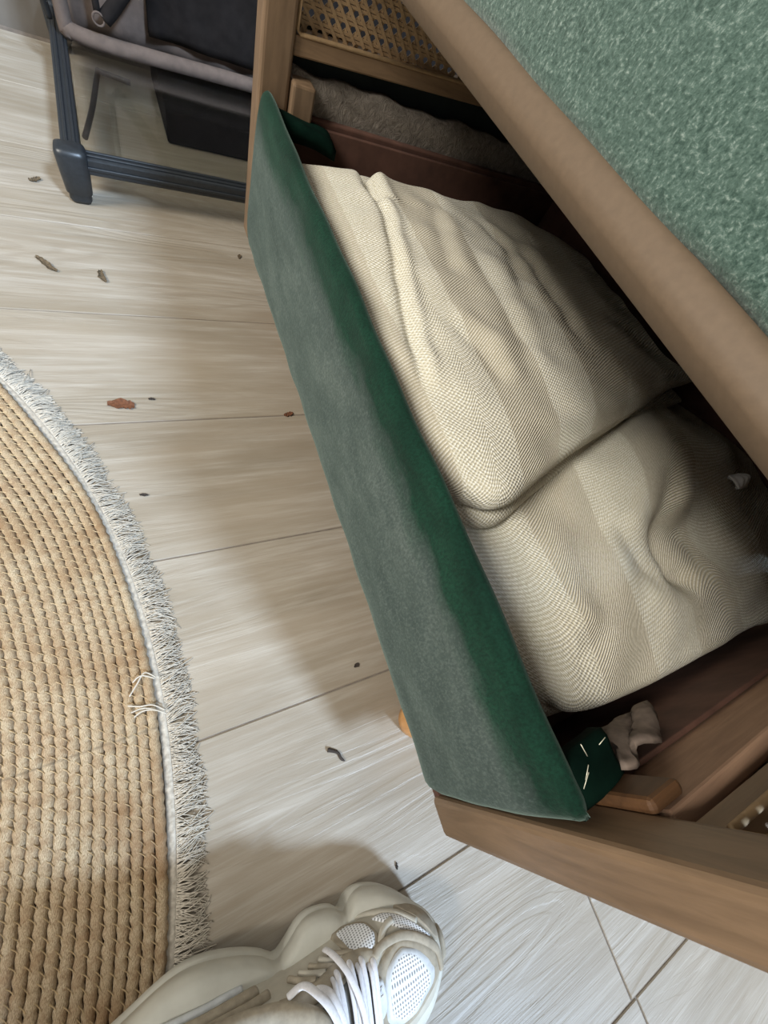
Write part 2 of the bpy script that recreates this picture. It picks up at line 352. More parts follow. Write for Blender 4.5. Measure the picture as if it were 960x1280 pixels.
# short turned legs under the box
for (lx, ly) in ((0.214, -0.062), (0.250, 0.600), (0.66, -0.062), (0.66, 0.600)):
    prof_l = [(0.0, 0.013), (0.004, 0.019), (0.02, 0.0215), (0.06, 0.0235), (0.0985, 0.026)]
    V, Fc = [], []; n = 20
    for (z, r) in prof_l:
        for k in range(n): V.append((lx+r*math.cos(2*math.pi*k/n), ly+r*math.sin(2*math.pi*k/n), z))
    for i in range(len(prof_l)-1):
        for k in range(n): Fc.append((i*n+k, i*n+(k+1) % n, (i+1)*n+(k+1) % n, (i+1)*n+k))
    Fc.append(tuple(range(n))[::-1]); Fc.append(tuple((len(prof_l)-1)*n+k for k in range(n)))
    o = cpart(obj('leg', mesh('leg', V, Fc), M['leg_wood'], None, True)); o['label'] = 'short round honey-coloured wooden leg'
# corner blocks
o = cb('corner_block', (0.198, Y0-0.0045, 0.245), (0.226, Y0+0.004, 0.308), 'block_wood', 0.003); o['label'] = 'orange-brown wooden corner block'
cb('corner_block', (0.2035, Y1-0.006, 0.255), (0.232, Y1+0.03, 0.300), 'post_wood', 0.003)
# side boards and batting between the posts
cb('side_board', (0.206, -0.128, 0.254), (XB-0.021, -0.1150, 0.310), 'raw_wood', 0.002)['label'] = 'raw pale plywood side board'
cb('side_board', (0.204, 0.664, 0.200), (XB-0.021, 0.674, 0.268), 'liner', 0.002)
def sheet(name, x0, x1, y, z0, z1, mat, th=0.008, amp=0.002, nx=60, nz=8):
    V, Fc = [], []
    for i in range(nx+1):
        for k in range(nz+1):
            x = x0+(x1-x0)*i/nx; z = z0+(z1-z0)*k/nz
            V.append((x, y+amp*math.sin(x*43+z*60)*math.sin(x*17), z+(amp*1.6*math.sin(x*71)*math.sin(x*29+1) if k == nz else 0)))
    n = len(V); a = [(i*(nz+1)+k, (i+1)*(nz+1)+k, (i+1)*(nz+1)+k+1, i*(nz+1)+k+1) for i in range(nx) for k in range(nz)]
    V += [(x, yy+th, z) for x, yy, z in V]; Fc = a+[tuple(n+q for q in f)[::-1] for f in a]
    ring = [i*(nz+1) for i in range(nx+1)]+[nx*(nz+1)+k for k in range(1, nz+1)]+[i*(nz+1)+nz for i in range(nx-1, -1, -1)]+[k for k in range(nz-1, 0, -1)]
    for p, q in zip(ring, ring[1:]+ring[:1]): Fc.append((p, n+p, n+q, q))
    bm = bmesh.new(); me = mesh(name, V, Fc); bm.from_mesh(me); bmesh.ops.recalc_face_normals(bm, faces=bm.faces); bm.to_mesh(me); bm.free()
    return cpart(obj(name, me, M[mat], None, True))
sheet('batting', 0.206, XB-0.022, 0.676, 0.15, 0.305, 'batting', 0.010); sheet('batting', 0.206, XB-0.022, -0.1375, 0.15, 0.307, 'batting', 0.008)
sheet('outer_cloth', 0.206, XB-0.022, 0.693, 0.10, 0.345, 'dark_cloth', 0.003, 0.0005); sheet('outer_cloth', 0.206, XB-0.022, -0.1495, 0.10, 0.345, 'dark_cloth', 0.003, 0.0005)
# scrap of batting hanging over the near liner
V, Fc = [], []
for i in range(13):
    for k in range(9):
        u, t = i/12, k/8
        q0 = (0.263*(1-u)+0.322*u, 0.230); q1 = (0.221*(1-u)+0.279*u, 0.278*(1-u)+0.264*u)
        x = q0[0]*(1-t)+q1[0]*t; z = q0[1]*(1-t)+q1[1]*t+0.003*math.sin(u*13+t*5); y = Y0+0.007+0.003*math.sin(u*9)*math.sin(t*5)+0.006*(1-t)
        V.append((x, y, z))
Fc = [(i*9+k, (i+1)*9+k, (i+1)*9+k+1, i*9+k+1) for i in range(12) for k in range(8)]
o = cpart(obj('batting_scrap', mesh('batting_scrap', V, Fc), M['foam_sheet'], None, True)); sm_ = o.modifiers.new('thick', 'SOLIDIFY'); sm_.thickness = 0.004
# cane arms: lower rail, top rail, woven webbing
def arm(yc, yin):
    s = empty('cane_arm', (X0, yc, 0.3)); cpart(s); s['label'] = 'wooden arm frame filled with cane webbing'
    subs = []
    def rail(x0, x1, z0, z1, hh, name):
        bm = bmesh.new(); box(bm, (x0, yc-0.013, 0), (x1, yc+0.013, hh), 0.002, 2)
        for v in bm.verts: v.co.z += z0+(z1-z0)*(v.co.x-x0)/(x1-x0)
        subs.append(obj(name, bm, M['rail_wood']))
    rail(X0+0.040, XB-0.02, 0.318, 0.348, 0.018, 'lower_rail'); rail(X0+0.040, XB-0.02, 0.50, 0.50, 0.022, 'top_rail')
    V, Fc = [], []
    x0, x1 = X0+0.040, XB-0.02
    zlo = lambda x: 0.334+0.030*(x-x0)/(x1-x0)
    ZT = 0.502
    def strand(a, b, dy, wd=0.0013, tk=0.0005):
        a = Vector((a[0], yc+dy, a[1])); b = Vector((b[0], yc+dy, b[1])); t = (b-a).normalized(); nn = Vector((-t.z, 0, t.x))*wd; th_ = Vector((0, tk, 0)); n0 = len(V)
        for p in (a, b):
            for q in (nn+th_, nn-th_, -nn-th_, -nn+th_): V.append(p+q)
        Fc.extend([(n0, n0+1, n0+5, n0+4), (n0+1, n0+2, n0+6, n0+5), (n0+2, n0+3, n0+7, n0+6), (n0+3, n0, n0+4, n0+7)])
    P = 0.0128
    n = int((x1-x0)/P)
    for i in range(n+1):
        for d in (-0.0017, 0.0017):
            x = x0+i*P+d
            if x0 < x < x1: strand((x, zlo(x)), (x, ZT), 0.0006)
    k = 0
    while 0.334+k*P < ZT:
        for d in (-0.0017, 0.0017):
            z = 0.334+k*P+d
            xe = x1 if z > zlo(x1) else x0+(x1-x0)*max(0, (z-0.334))/0.030
            if xe-x0 > 0.01: strand((x0, z), (xe, z), -0.0006)
        k += 1
    Hh = ZT-0.334
    for i in range(-int(Hh/P)-1, n+int(Hh/P)+2):
        for sgn in (1, -1):
            xs = x0+(i+0.5)*P
            # z = 0.334 + sgn*(x-xs)
            pts = []
            for t in np.linspace(0, Hh, 40):
                x = xs+sgn*t
                if x0 <= x <= x1 and 0.334+t >= zlo(x): pts.append((x, 0.334+t))
            if len(pts) > 1: strand(pts[0], pts[-1], 0.0018*sgn, 0.0017)
    subs.append(tag(obj('cane_webbing', mesh('cane_webbing', V, Fc), M['cane']), kind='stuff'))
    sp = [(x0+0.002, yin, ZT), (x0+0.002, yin, zlo(x0)+0.006), (x0+0.006, yin, zlo(x0)+0.003), (x1, yin, zlo(x1)+0.003)]
    V2, F2 = tube_data(sp, 0.0022, 8); subs.append(obj('cane_binding', mesh('cane_binding', V2, F2), M['cane'], None, True))
    for q in subs:
        q.parent = s; q.location = (-s.location[0], -s.location[1], -s.location[2])
arm(0.679, 0.667); arm(-0.132, -0.1195)
# backrest
cb('backrest', (XB+0.001, Y0-0.003, 0.28), (XB+0.06, Y1+0.003, 0.80), 'velvet', 0.018, 4, True)
# raised seat lid: built closed, then turned about its rear hinge
lid = empty('seat_lid', (XB, (Y0+Y1)/2, 0.2872)); cpart(lid); lid['label'] = 'raised seat lid, green cushion on a tan wrapped board'
HL = -0.55
def lidmesh(name, z0, z1, bulge, rad, mat, xin=0.0, seg=6):
    nyl = 60; V, Fc = [], []
    pr = []
    hgt = z1-z0
    if mat == 'tan_wrap': pr += [(HL+0.011, z0), (HL+0.009, z0+0.0006), (HL+0.0014, z0+0.0068), (HL+0.0002, z0+0.0084)]
    for a in np.linspace(-math.pi/2, 0, seg) if mat != 'tan_wrap' else []: pr.append((HL+xin+rad-rad*math.cos(a), z0+rad+rad*math.sin(a)))
    for t in np.linspace(0.15, 0.85, 6): pr.append((HL+xin-bulge*math.sin(math.pi*t), z0+rad+(hgt-2*rad)*t))
    for a in np.linspace(0, math.pi/2, seg): pr.append((HL+xin+rad-rad*math.cos(a), z1-rad+rad*math.sin(a)))
    pr += [(-0.25, z1+bulge*0.8), (-0.01, z1), (-0.01, z0)]
    npr = len(pr); ya, yb = -(Y1-Y0)/2+0.004, (Y1-Y0)/2-0.004
    for i in range(nyl+1):
        y = ya+(yb-ya)*i/nyl
        for (x, z) in pr:
            wob = (0.0012*math.sin(y*26+0.5)+0.0008*math.sin(y*59)) if (mat == 'cushion' and z < z0+rad*1.2) else 0
            V.append((x, y, z+wob-(0.0095*y if (mat == 'cushion' and z < z0+rad*1.2) else 0)))
    for i in range(nyl):
        for k in range(npr):
            k2 = (k+1) % npr; Fc.append((i*npr+k, i*npr+k2, (i+1)*npr+k2, (i+1)*npr+k))
    Fc.append(tuple(range(npr))[::-1]); Fc.append(tuple(nyl*npr+k for k in range(npr)))
    bm = bmesh.new(); me = mesh(name, V, Fc); bm.from_mesh(me); bmesh.ops.recalc_face_normals(bm, faces=bm.faces); bm.to_mesh(me); bm.free()
    return obj(name, me, M[mat], lid, True)
lb = lidmesh('lid_board', 0.0, 0.026, 0.0008, 0.009, 'tan_wrap'); lb['label'] = 'tan cloth-wrapped lid board'
lc = lidmesh('cushion', 0.0215, 0.135, 0.005, 0.010, 'cushion', 0.001); lc['label'] = 'brushed grey-green seat cushion'
lid.rotation_euler = (0, R(15.8), 0)
for o in chair_parts:
    o.parent = ch; o.location = Vector(o.location)-off

# ------------------------------------------------------------------ two folded throws in the box
B1 =[
  [(0.2001,0.5747,0.252),(0.2431,0.5581,0.264),(0.2968,0.5571,0.268),(0.3847,0.5561,0.266),(0.5103,0.5645,0.262),(0.6240,0.4902,0.268)],
  [(0.1925,0.4462,0.262),(0.2360,0.4373,0.272),(0.2855,0.4332,0.278),(0.3693,0.4372,0.277),(0.4692,0.4220,0.275),(0.6185,0.3348,0.278)],
  [(0.1912,0.3387,0.263),(0.2301,0.3275,0.273),(0.2777,0.3234,0.281),(0.3544,0.3242,0.282),(0.4580,0.3112,0.280),(0.6173,0.2560,0.280)],
  [(0.1917,0.2493,0.263),(0.2299,0.2401,0.273),(0.2742,0.2350,0.281),(0.3515,0.2391,0.281),(0.4658,0.2442,0.279),(0.6571,0.2152,0.278)],
  [(0.1938,0.1774,0.262),(0.2249,0.1624,0.272),(0.2652,0.1558,0.279),(0.3383,0.1676,0.277),(0.4423,0.1861,0.272),(0.6509,0.2113,0.270)],
  [(0.2023,0.1411,0.256),(0.2242,0.1192,0.266),(0.2561,0.1081,0.272),(0.3283,0.1332,0.268),(0.4163,0.1573,0.263),(0.6326,0.2132,0.262)],
]
B2 =[
  [(0.2530,0.2488,0.180),(0.3157,0.1947,0.185),(0.4078,0.1821,0.190),(0.5392,0.2204,0.195),(0.6747,0.2598,0.205),(0.6950,0.2444,0.210),(0.6950,0.2594,0.210)],
  [(0.2353,0.1457,0.212),(0.2830,0.1151,0.218),(0.3640,0.1220,0.222),(0.4573,0.1435,0.238),(0.5342,0.1468,0.264),(0.6337,0.1155,0.262),(0.6950,0.1291,0.250)],
  [(0.2352,0.0857,0.214),(0.2805,0.0631,0.222),(0.3448,0.0604,0.228),(0.4196,0.0649,0.238),(0.4765,0.0636,0.256),(0.5869,0.0732,0.256),(0.6950,0.0527,0.250)],
  [(0.2353,0.0333,0.214),(0.2819,0.0168,0.222),(0.3395,0.0067,0.228),(0.4137,0.0083,0.226),(0.5040,0.0294,0.212),(0.5794,0.0256,0.235),(0.6766,-0.0176,0.245)],
  [(0.2393,-0.0138,0.212),(0.2843,-0.0274,0.220),(0.3431,-0.0381,0.224),(0.4156,-0.0399,0.222),(0.5036,-0.0331,0.220),(0.5803,-0.0321,0.232),(0.6548,-0.0795,0.238)],
  [(0.2520,-0.0557,0.205),(0.2833,-0.0705,0.208),(0.3423,-0.0778,0.208),(0.4138,-0.0816,0.206),(0.5016,-0.0833,0.204),(0.6106,-0.0875,0.204),(0.6950,-0.1153,0.206)],
]

def cr_eval(Pts, u, v):
    """Catmull-Rom surface through a control grid (rows v, columns u)"""
    def cr(p, t):
        n = len(p); x = t*(n-1); i = min(int(x), n-2); f = x-i
        p0 = p[i-1] if i > 0 else 2*p[0]-p[1]; p3 = p[i+2] if i+2 < n else 2*p[-1]-p[-2]; p1, p2 = p[i], p[i+1]
        return 0.5*((2*p1)+(p2-p0)*f+(2*p0-5*p1+4*p2-p3)*f*f+(3*p1-p0-3*p2+p3)*f**3)
    return cr([cr(row, u) for row in Pts], v)
def throw_mesh(name, ctrl, n, m_, r_edges, creases, mat, seed, floor_z, bulk=0.0):
    Pts = [[np.array(p) for p in row] for row in ctrl]
    rng = np.random.RandomState(seed); ph = rng.rand(8, 3)*6.28
    G = np.array([[cr_eval(Pts, i/n, j/m_) for i in range(n+1)] for j in range(m_+1)])   # rows j (v), cols i
    # rolled edges: left, right, far, near
    def roll(G, axis, side, r, steps=9):
        if r <= 0: return G
        A = G if axis == 0 else G.transpose(1, 0, 2)
        e, p = (A[0], A[3]) if side == 0 else (A[-1], A[-4])
        T = e-p; T[:, 2] *= 0.0; T /= np.linalg.norm(T, axis=1)[:, None]+1e-9
        rows = []
        for s in range(1, steps+1):
            a = s/steps*math.pi*0.98; rows.append(e+T*(r*math.sin(a))+np.array([0, 0, -1.0])*(r*(1-math.cos(a))))
        A = np.concatenate([np.array(rows[::-1]), A], 0) if side == 0 else np.concatenate([A, np.array(rows)], 0)
        return A if axis == 0 else A.transpose(1, 0, 2)
    G = roll(G, 1, 0, r_edges[0]); G = roll(G, 1, 1, r_edges[1]); G = roll(G, 0, 0, r_edges[2]); G = roll(G, 0, 1, r_edges[3])
    # soft undulation and sewn-in creases (polylines in world xy: depth, half width, lip)
    X, Y, Z = G[..., 0], G[..., 1], G[..., 2]
    d = np.zeros_like(Z)
    for k in range(8):
        f = 22+18*k; ang = ph[k, 0]; d += 0.0016/(1+0.5*k)*np.sin(f*(X*math.cos(ang)+Y*math.sin(ang))+ph[k, 1]+1.5*np.sin(14*X+ph[k, 2])*np.cos(11*Y))
    for (poly, dep, wid, lip) in creases:
        best = np.full(Z.shape, 9.0); sgn = np.zeros(Z.shape); tpar = np.zeros(Z.shape); L = len(poly)-1
        for q in range(L):
            ax_, ay = poly[q]; bx, by = poly[q+1]; dx, dy = bx-ax_, by-ay; l2 = dx*dx+dy*dy
            t = np.clip(((X-ax_)*dx+(Y-ay)*dy)/l2, 0, 1); ex, ey = X-ax_-t*dx, Y-ay-t*dy; ds = np.hypot(ex, ey)
            sg = np.sign(dx*ey-dy*ex); mk = ds < best; best = np.where(mk, ds, best); sgn = np.where(mk, sg, sgn); tpar = np.where(mk, (q+t)/L, tpar)
        taper = np.clip(np.minimum(tpar, 1-tpar)*6, 0, 1)
        d += taper*(-dep*np.exp(-(best/wid)**2)+lip*np.exp(-((best-wid*1.8)/(wid*1.3))**2)*(sgn > 0)+lip*0.35*np.exp(-((best-wid*2)/(wid*1.6))**2)*(sgn < 0))
    G = G.copy(); G[..., 2] = np.maximum(G[..., 2]+d, floor_z)
    nr, nc = G.shape[:2]
    U = np.zeros((nr, nc)); Vv = np.zeros((nr, nc))
    U[:, 1:] = np.cumsum(np.linalg.norm(np.diff(G, axis=1), axis=2), 1); Vv[1:, :] = np.cumsum(np.linalg.norm(np.diff(G, axis=0), axis=2), 0)
    U = U.mean(0)[None, :].repeat(nr, 0)*0.6+U*0.4
    V = G.reshape(-1, 3); uv = np.stack([U.ravel(), Vv.ravel()], 1)
    Fc = [(j*nc+i, j*nc+i+1, (j+1)*nc+i+1, (j+1)*nc+i) for j in range(nr-1) for i in range(nc-1)]
    Fc = [f[::-1] for f in Fc]
    return mesh(name, V, Fc, uv)
def rel(o, root): o.parent = root; o.location = -Vector(root.location)
ra = empty('throw_blanket', (0.40, 0.36, 0.19)); tag(ra, 'cream woven throw folded thick, nearer the cane arm and overlapping the other throw', 'blanket', 'folded throws in the box')
cr_a = [([(0.262, 0.552), (0.268, 0.47), (0.252, 0.40), (0.236, 0.33), (0.222, 0.26), (0.214, 0.20)], 0.0045, 0.006, 0.0035),
        ([(0.285, 0.59), (0.275, 0.53), (0.272, 0.49)], 0.012, 0.009, 0.005),
        ([(0.43, 0.53), (0.45, 0.45), (0.43, 0.38), (0.40, 0.35)], 0.004, 0.012, 0.003),
        ([(0.36, 0.52), (0.33, 0.44), (0.31, 0.36)], 0.002, 0.012, 0.003),
        ([(0.26, 0.30), (0.29, 0.25), (0.30, 0.20)], 0.002, 0.012, 0.004),
        ([(0.37, 0.42), (0.36, 0.30), (0.34, 0.22)], 0.0018, 0.014, 0.003),
        ([(0.48, 0.48), (0.47, 0.36), (0.46, 0.26)], 0.004, 0.012, 0.003)]
rel(obj('top_layer', throw_mesh('top_layer', B1, 150, 150, (0.012, 0.0, 0.016, 0.017), cr_a, M['throw_a'], 3, 0.10), M['throw_a'], None, True), ra)
low = [[tuple(np.array(p)+np.array((0.004 if k else 0.0, 0.046*max(-0.25, 1-q/2.5), -0.026 if q < 2 else -0.034))) for k, p in enumerate(row)] for q, row in enumerate(B1)]
rel(obj('under_fold', throw_mesh('under_fold', low, 90, 90, (0.010, 0, 0.018, 0.012), [], M['throw_a'], 5, 0.10), M['throw_a'], None, True), ra)
rb = empty('throw_blanket', (0.45, 0.05, 0.11)); tag(rb, 'cream and tan banded woven throw folded at the near end beside the torn liner', 'blanket', 'folded throws in the box')
cr_b = [([(0.50, 0.10), (0.47, 0.035), (0.475, -0.01), (0.50, -0.03)], 0.011, 0.017, 0.004),
        ([(0.40, 0.06), (0.42, 0.01), (0.44, -0.02)], 0.003, 0.014, 0.005),
        ([(0.36, 0.10), (0.34, 0.03), (0.34, -0.04)], 0.0015, 0.02, 0.002),
        ([(0.58, 0.06), (0.56, 0.01), (0.60, -0.05)], 0.003, 0.02, 0.004),
        ([(0.245, -0.03), (0.29, -0.045), (0.34, -0.03)], 0.002, 0.012, 0.003)]
rel(obj('top_layer', throw_mesh('top_layer', B2, 150, 130, (0.012, 0.0, 0.0, 0.016), cr_b, M['throw_b'], 11, 0.10), M['throw_b'], None, True), rb)
low = [[tuple(np.array(p)+np.array((-0.030 if k < 2 else -0.008, 0.002, -0.026))) for k, p in enumerate(row)] for row in B2]
rel(obj('under_fold', throw_mesh('under_fold', low, 90, 80, (0.014, 0, 0.0, 0.014), [], M['throw_b'], 6, 0.112), M['throw_b'], None, True), rb)
low2 = [[tuple(np.array(p)+np.array((-0.016, 0.012, -0.060))) for k, p in enumerate(row)] for row in B2]
rel(obj('under_fold', throw_mesh('under_fold', low2, 60, 60, (0.012, 0, 0.0, 0.012), [], M['throw_b'], 9, 0.1095), M['throw_b'], None, True), rb)
# pale ribbed cloth peeping out under the lid
V, Fc = [], []
for i in range(25):
    for k in range(9):
        V.append((0.602+0.024*i/24, 0.052+0.02*k/8, 0.262+0.012*math.sin(i/24*math.pi)*math.sin(k/8*math.pi)+0.0012*math.sin(i*1.57)))
Fc = [(i*9+k, (i+1)*9+k, (i+1)*9+k+1, i*9+k+1) for i in range(24) for k in range(8)]
o = obj('white_cloth', mesh('white_cloth', V, Fc), M['white_rib'], None, True); sm_ = o.modifiers.new('thick', 'SOLIDIFY'); sm_.thickness = 0.004
tag(o, 'tiny corner of white ribbed cloth peeping out below the raised lid', 'cloth')

# ------------------------------------------------------------------ round jute rug with cotton fringe
RC = Vector((-0.9034, 0.0263, 0)); RR = 0.8595; PITCH = 0.0092
rug = empty('round_rug', RC); tag(rug, 'round braided jute rug with off-white cotton fringe', 'rug')
rng = np.random.RandomState(4)
wob = [(rng.rand()*6.28, 5+3*k, 0.0011/(1+k*0.25)) for k in range(8)]
def ring_mesh(r0, rad, seg_len, nside, lump, ph):
    n = int(2*math.pi*r0/seg_len); a = np.arange(n)*2*math.pi/n
    rr = np.full(n, r0)
    fade = max(0.15, 1-(RR-r0)/0.5)
    for (p, k, am) in wob: rr = rr+fade*am*np.sin(a*k+p+(RR-r0)*9)
    arc = a*r0; nl = round(2*math.pi*r0/0.0105); k1, k2 = round(nl*0.31), round(nl*0.83); sw = np.clip(np.abs(np.sin(a*nl*0.5+ph+0.6*np.sin(a*k1)))*0.8+0.22*np.sin(a*k2+ph*3)+0.12, 0, 1.2)
    rl = rad*(1+lump*(sw**0.6-0.6)); tw = a*nl
    q = np.arange(nside)*2*math.pi/nside
    V = np.empty((n, nside, 3)); UV = np.empty((n, nside, 2))
    for k in range(nside):
        rk = rl*(1+0.10*np.sin(tw+q[k]*1.0))
        ro = rr+rk*math.cos(q[k])*1.04; V[:, k, 0] = ro*np.cos(a); V[:, k, 1] = ro*np.sin(a); V[:, k, 2] = 0.0052+rk*math.sin(q[k])*0.95
        UV[:, k, 0] = arc/0.0105; UV[:, k, 1] = k/nside*2
    V[..., 2] = np.maximum(V[..., 2], 0.0006)
    i = np.arange(n)[:, None]; k = np.arange(nside)[None, :]
    F_ = np.stack([i*nside+k, ((i+1) % n)*nside+k, ((i+1) % n)*nside+(k+1) % nside, i*nside+(k+1) % nside], -1).reshape(-1, 4)
    return V.reshape(-1, 3), F_.tolist(), UV.reshape(-1, 2)
nrow = 40
for q in range(nrow):
    V, Fc, UV = ring_mesh(RR-PITCH*(q+0.5), PITCH*0.472, 0.0022 if q < 24 else 0.005, 7, 0.2, rng.rand()*3)
    o = obj('rope_row', mesh('rope_row', V, Fc, UV), M['jute'], rug, True)
V, Fc, UV = [], [], []
for q in range(nrow, 92):
    a_, f_, u_ = ring_mesh(max(0.01, RR-PITCH*(q+0.5)), PITCH*0.5, 0.008, 6, 0.2, 0); n0 = len(V); V.extend(a_.tolist()); UV.extend(u_.tolist()); Fc.extend([tuple(x+n0 for x in f) for f in f_])
tag(obj('inner_rope_rows', mesh('inner_rope_rows', V, Fc, UV), M['jute'], rug, True), kind='stuff')
# straw stitches slanting across the gaps between neighbouring ropes
V, Fc = [], []
for q in range(26):
    r0 = RR-PITCH*(q+1); nst = int(2*math.pi*r0/0.0095); fd = max(0.15, 1-(RR-r0)/0.5)
    for k in range(nst):
        a = 2*math.pi*(k+0.35*rng.rand()+0.5*(q % 2))/nst; rr = r0+fd*sum(am*math.sin(a*kk+p+(RR-r0)*9) for p, kk, am in wob)
        sl_ = 0.0022+0.0010*rng.rand(); pts = [(rr+0.0026, a-sl_/r0, 0.0090), (rr, a, 0.0082), (rr-0.0026, a+sl_/r0, 0.0090)]; n0 = len(V); wd = 0.00045
        for (r_, aa, z_) in pts:
            x_, y_ = r_*math.cos(aa), r_*math.sin(aa); tx, ty = -math.sin(aa)*wd, math.cos(aa)*wd
            V.extend([(x_+tx, y_+ty, z_), (x_-tx, y_-ty, z_), (x_, y_, z_+wd*1.5)])
        for b0 in (n0, n0+3): Fc.extend([(b0, b0+1, b0+4, b0+3), (b0+1, b0+2, b0+5, b0+4), (b0+2, b0, b0+3, b0+5)])
tag(obj('stitches', mesh('stitches', V, Fc), M['straw_thread'], rug), kind='stuff')
def annulus(name, r0, r1, z0, z1, mat, n=720):
    V, Fc = [], []
    for i in range(n):
        a = 2*math.pi*i/n; w_ = 0.0006*math.sin(a*60)+0.0005*math.sin(a*143)
        for (r, z) in ((r0, z0), (r0, z1), ((r0+r1)/2, z1+0.0006), (r1+w_, z1*0.7), (r1+w_, z0)): V.append((r*math.cos(a), r*math.sin(a), z))
    for i in range(n):
        j = (i+1) % n
        for k in range(5): Fc.append((i*5+k, j*5+k, j*5+(k+1) % 5, i*5+(k+1) % 5))
    return obj(name, mesh(name, V, Fc), mat, rug, True)
annulus('backing', 0.002, RR-0.003, 0.0002, 0.0012, M['stitch'])
tp = annulus('fringe_tape', RR-0.001, RR+0.0095, 0.0004, 0.0036, M['tape']); tp['label'] = 'grey woven tape the fringe hangs from'
# fringe strands
V, Fc = [], []
ns = 9500
for s in range(ns):
    a = 2*math.pi*(s+rng.rand())/ns; r = RR+0.0065; cl = math.sin(a*37)*0.5+math.sin(a*91+1)*0.4+math.sin(a*211)*0.35
    L = 0.0240+0.003*rng.randn()*0.8+0.002*math.sin(a*53); sk = 0.35*cl+0.25*rng.randn(); lift = 0.0018+0.0035*rng.rand(); curl = 0.5*rng.randn()
    wd = 0.00042+0.00022*rng.rand(); pts = []
    for k in range(6):
        t = k/5; ang = a+(sk*t+curl*t*t*0.5)*L/r*1.0; rad = r+L*t*(1-0.12*abs(sk)*t); z = 0.0032*(1-t)+lift*math.sin(math.pi*min(1, t*1.1))*0.9+0.0006
        pts.append((rad*math.cos(ang), rad*math.sin(ang), max(z, 0.0006)))
    tx, ty = -math.sin(a)*wd, math.cos(a)*wd; n0 = len(V)
    for (x, y, z) in pts:
        V.extend([(x+tx, y+ty, z), (x-tx, y-ty, z), (x, y, z+wd*1.7)])
    for k in range(5):
        b0 = n0+k*3
        Fc.extend([(b0, b0+1, b0+4, b0+3), (b0+1, b0+2, b0+5, b0+4), (b0+2, b0, b0+3, b0+5)])
fr = tag(obj('fringe', mesh('fringe', V, Fc), M['fringe'], rug, True), kind='stuff'); fr['label'] = 'off-white cotton fringe strands'
# loose threads lying back over the ropes
for pts in ([(0.862, 0.045, .011), (0.853, 0.052, .0125), (0.846, 0.044, .012), (0.838, 0.034, .0115)], [(0.861, 0.044, .011), (0.85, 0.050, .013), (0.842, 0.046, .012)],
            [(0.866, 0.012, .010), (0.856, 0.020, .0125), (0.846, 0.022, .0125), (0.836, 0.026, .0118)], [(0.867, 0.008, .010), (0.857, 0.015, .0125), (0.847, 0.017, .012), (0.84, 0.014, .0115)], [(0.866, 0.01, .010), (0.85, 0.019, .0128), (0.838, 0.019, .0118)]):
    tubeo('loose_thread', smooth_path(pts, 6), 0.0007, M['fringe'], rug, 6)

# ------------------------------------------------------------------ low black glass table and the suede bag on it
tb = empty('glass_table', (-0.055, 0.87, 0)); tag(tb, 'low black-framed table with a glass top, corner foot beside the wall', 'table')
def tpart(o): o.parent = tb; o.location = Vector(o.location)-Vector(tb.location); return o
TX0, TX1, TY0, TY1, TZ0, TZ1 = -0.068, 0.92, 0.858, 1.385, 0.046, 0.070
def tbar(name, a, b):
    lo = [min(p, q) for p, q in zip(a, b)]; hi = [max(p, q) for p, q in zip(a, b)]
    return tpart(boxo(name, lo, hi, M['black_metal'], None, 0.003, 2))
for (x0, x1, y0, y1, nm) in ((TX0+0.026, TX1-0.026, TY0, TY0+0.026, 'x'), (TX0+0.026, TX1-0.026, TY1-0.026, TY1, 'x'), (TX0, TX0+0.026, TY0+0.026, TY1-0.026, 'y'), (TX1-0.026, TX1, TY0+0.026, TY1-0.026, 'y')):
    bar = tbar('frame_bar', (x0, y0, TZ0), (x1, y1, TZ1))
    # raised ridges along the extrusion
    for f in (0.22, 0.62):
        if nm == 'x':
            g = boxo('ridge', (x0, y0+0.026*f, TZ1-0.0005), (x1, y0+0.026*f+0.005, TZ1+0.0022), M['black_metal'], None, 0.001, 1)
        else:
            g = boxo('ridge', (x0+0.026*f, y0, TZ1-0.0005), (x0+0.026*f+0.005, y1, TZ1+0.0022), M['black_metal'], None, 0.001, 1)
        g.parent = bar; g.location = (0, 0, 0)
    if nm == 'x':
        g = boxo('ridge', (x0, y0-0.0025 if y0 < 1 else y1, TZ0+0.008), (x1, y0 if y0 < 1 else y1+0.0025, TZ0+0.013), M['black_metal'], None, 0.001, 1); g.parent = bar
for (x, y) in ((TX0+0.012, TY0+0.010), (TX1-0.012, TY0+0.010), (TX0+0.012, TY1-0.010), (TX1-0.012, TY1-0.010)):
    V, Fc = [], []; n = 24
    pr = [(0.0, 0.013, 0.010), (0.006, 0.016, 0.013), (0.014, 0.0155, 0.0125), (0.0165, 0.0185, 0.015), (0.05, 0.021, 0.018), (0.070, 0.022, 0.019), (0.0765, 0.020, 0.017), (0.079, 0.014, 0.012)]
    for (z, rx, ry) in pr:
        for k in range(n):
            c_, s_ = math.cos(2*math.pi*k/n), math.sin(2*math.pi*k/n); e = 0.55
            V.append((x+rx*math.copysign(abs(c_)**e, c_), y+ry*math.copysign(abs(s_)**e, s_), z))
    for i in range(len(pr)-1):
        for k in range(n): Fc.append((i*n+k, i*n+(k+1) % n, (i+1)*n+(k+1) % n, (i+1)*n+k))
    Fc.append(tuple(range(n))[::-1]); Fc.append(tuple((len(pr)-1)*n+k for k in range(n)))
    o = tpart(obj('corner_foot', mesh('corner_foot', V, Fc), M['black_metal'], None, True)); o['label'] = 'black plastic corner cap and foot'
o = tpart(boxo('glass_pane', (TX0+0.022, TY0+0.022, 0.060), (TX1-0.022, TY1-0.022, 0.066), M['glass'], None, 0.001, 1)); o['label'] = 'clear glass pane'
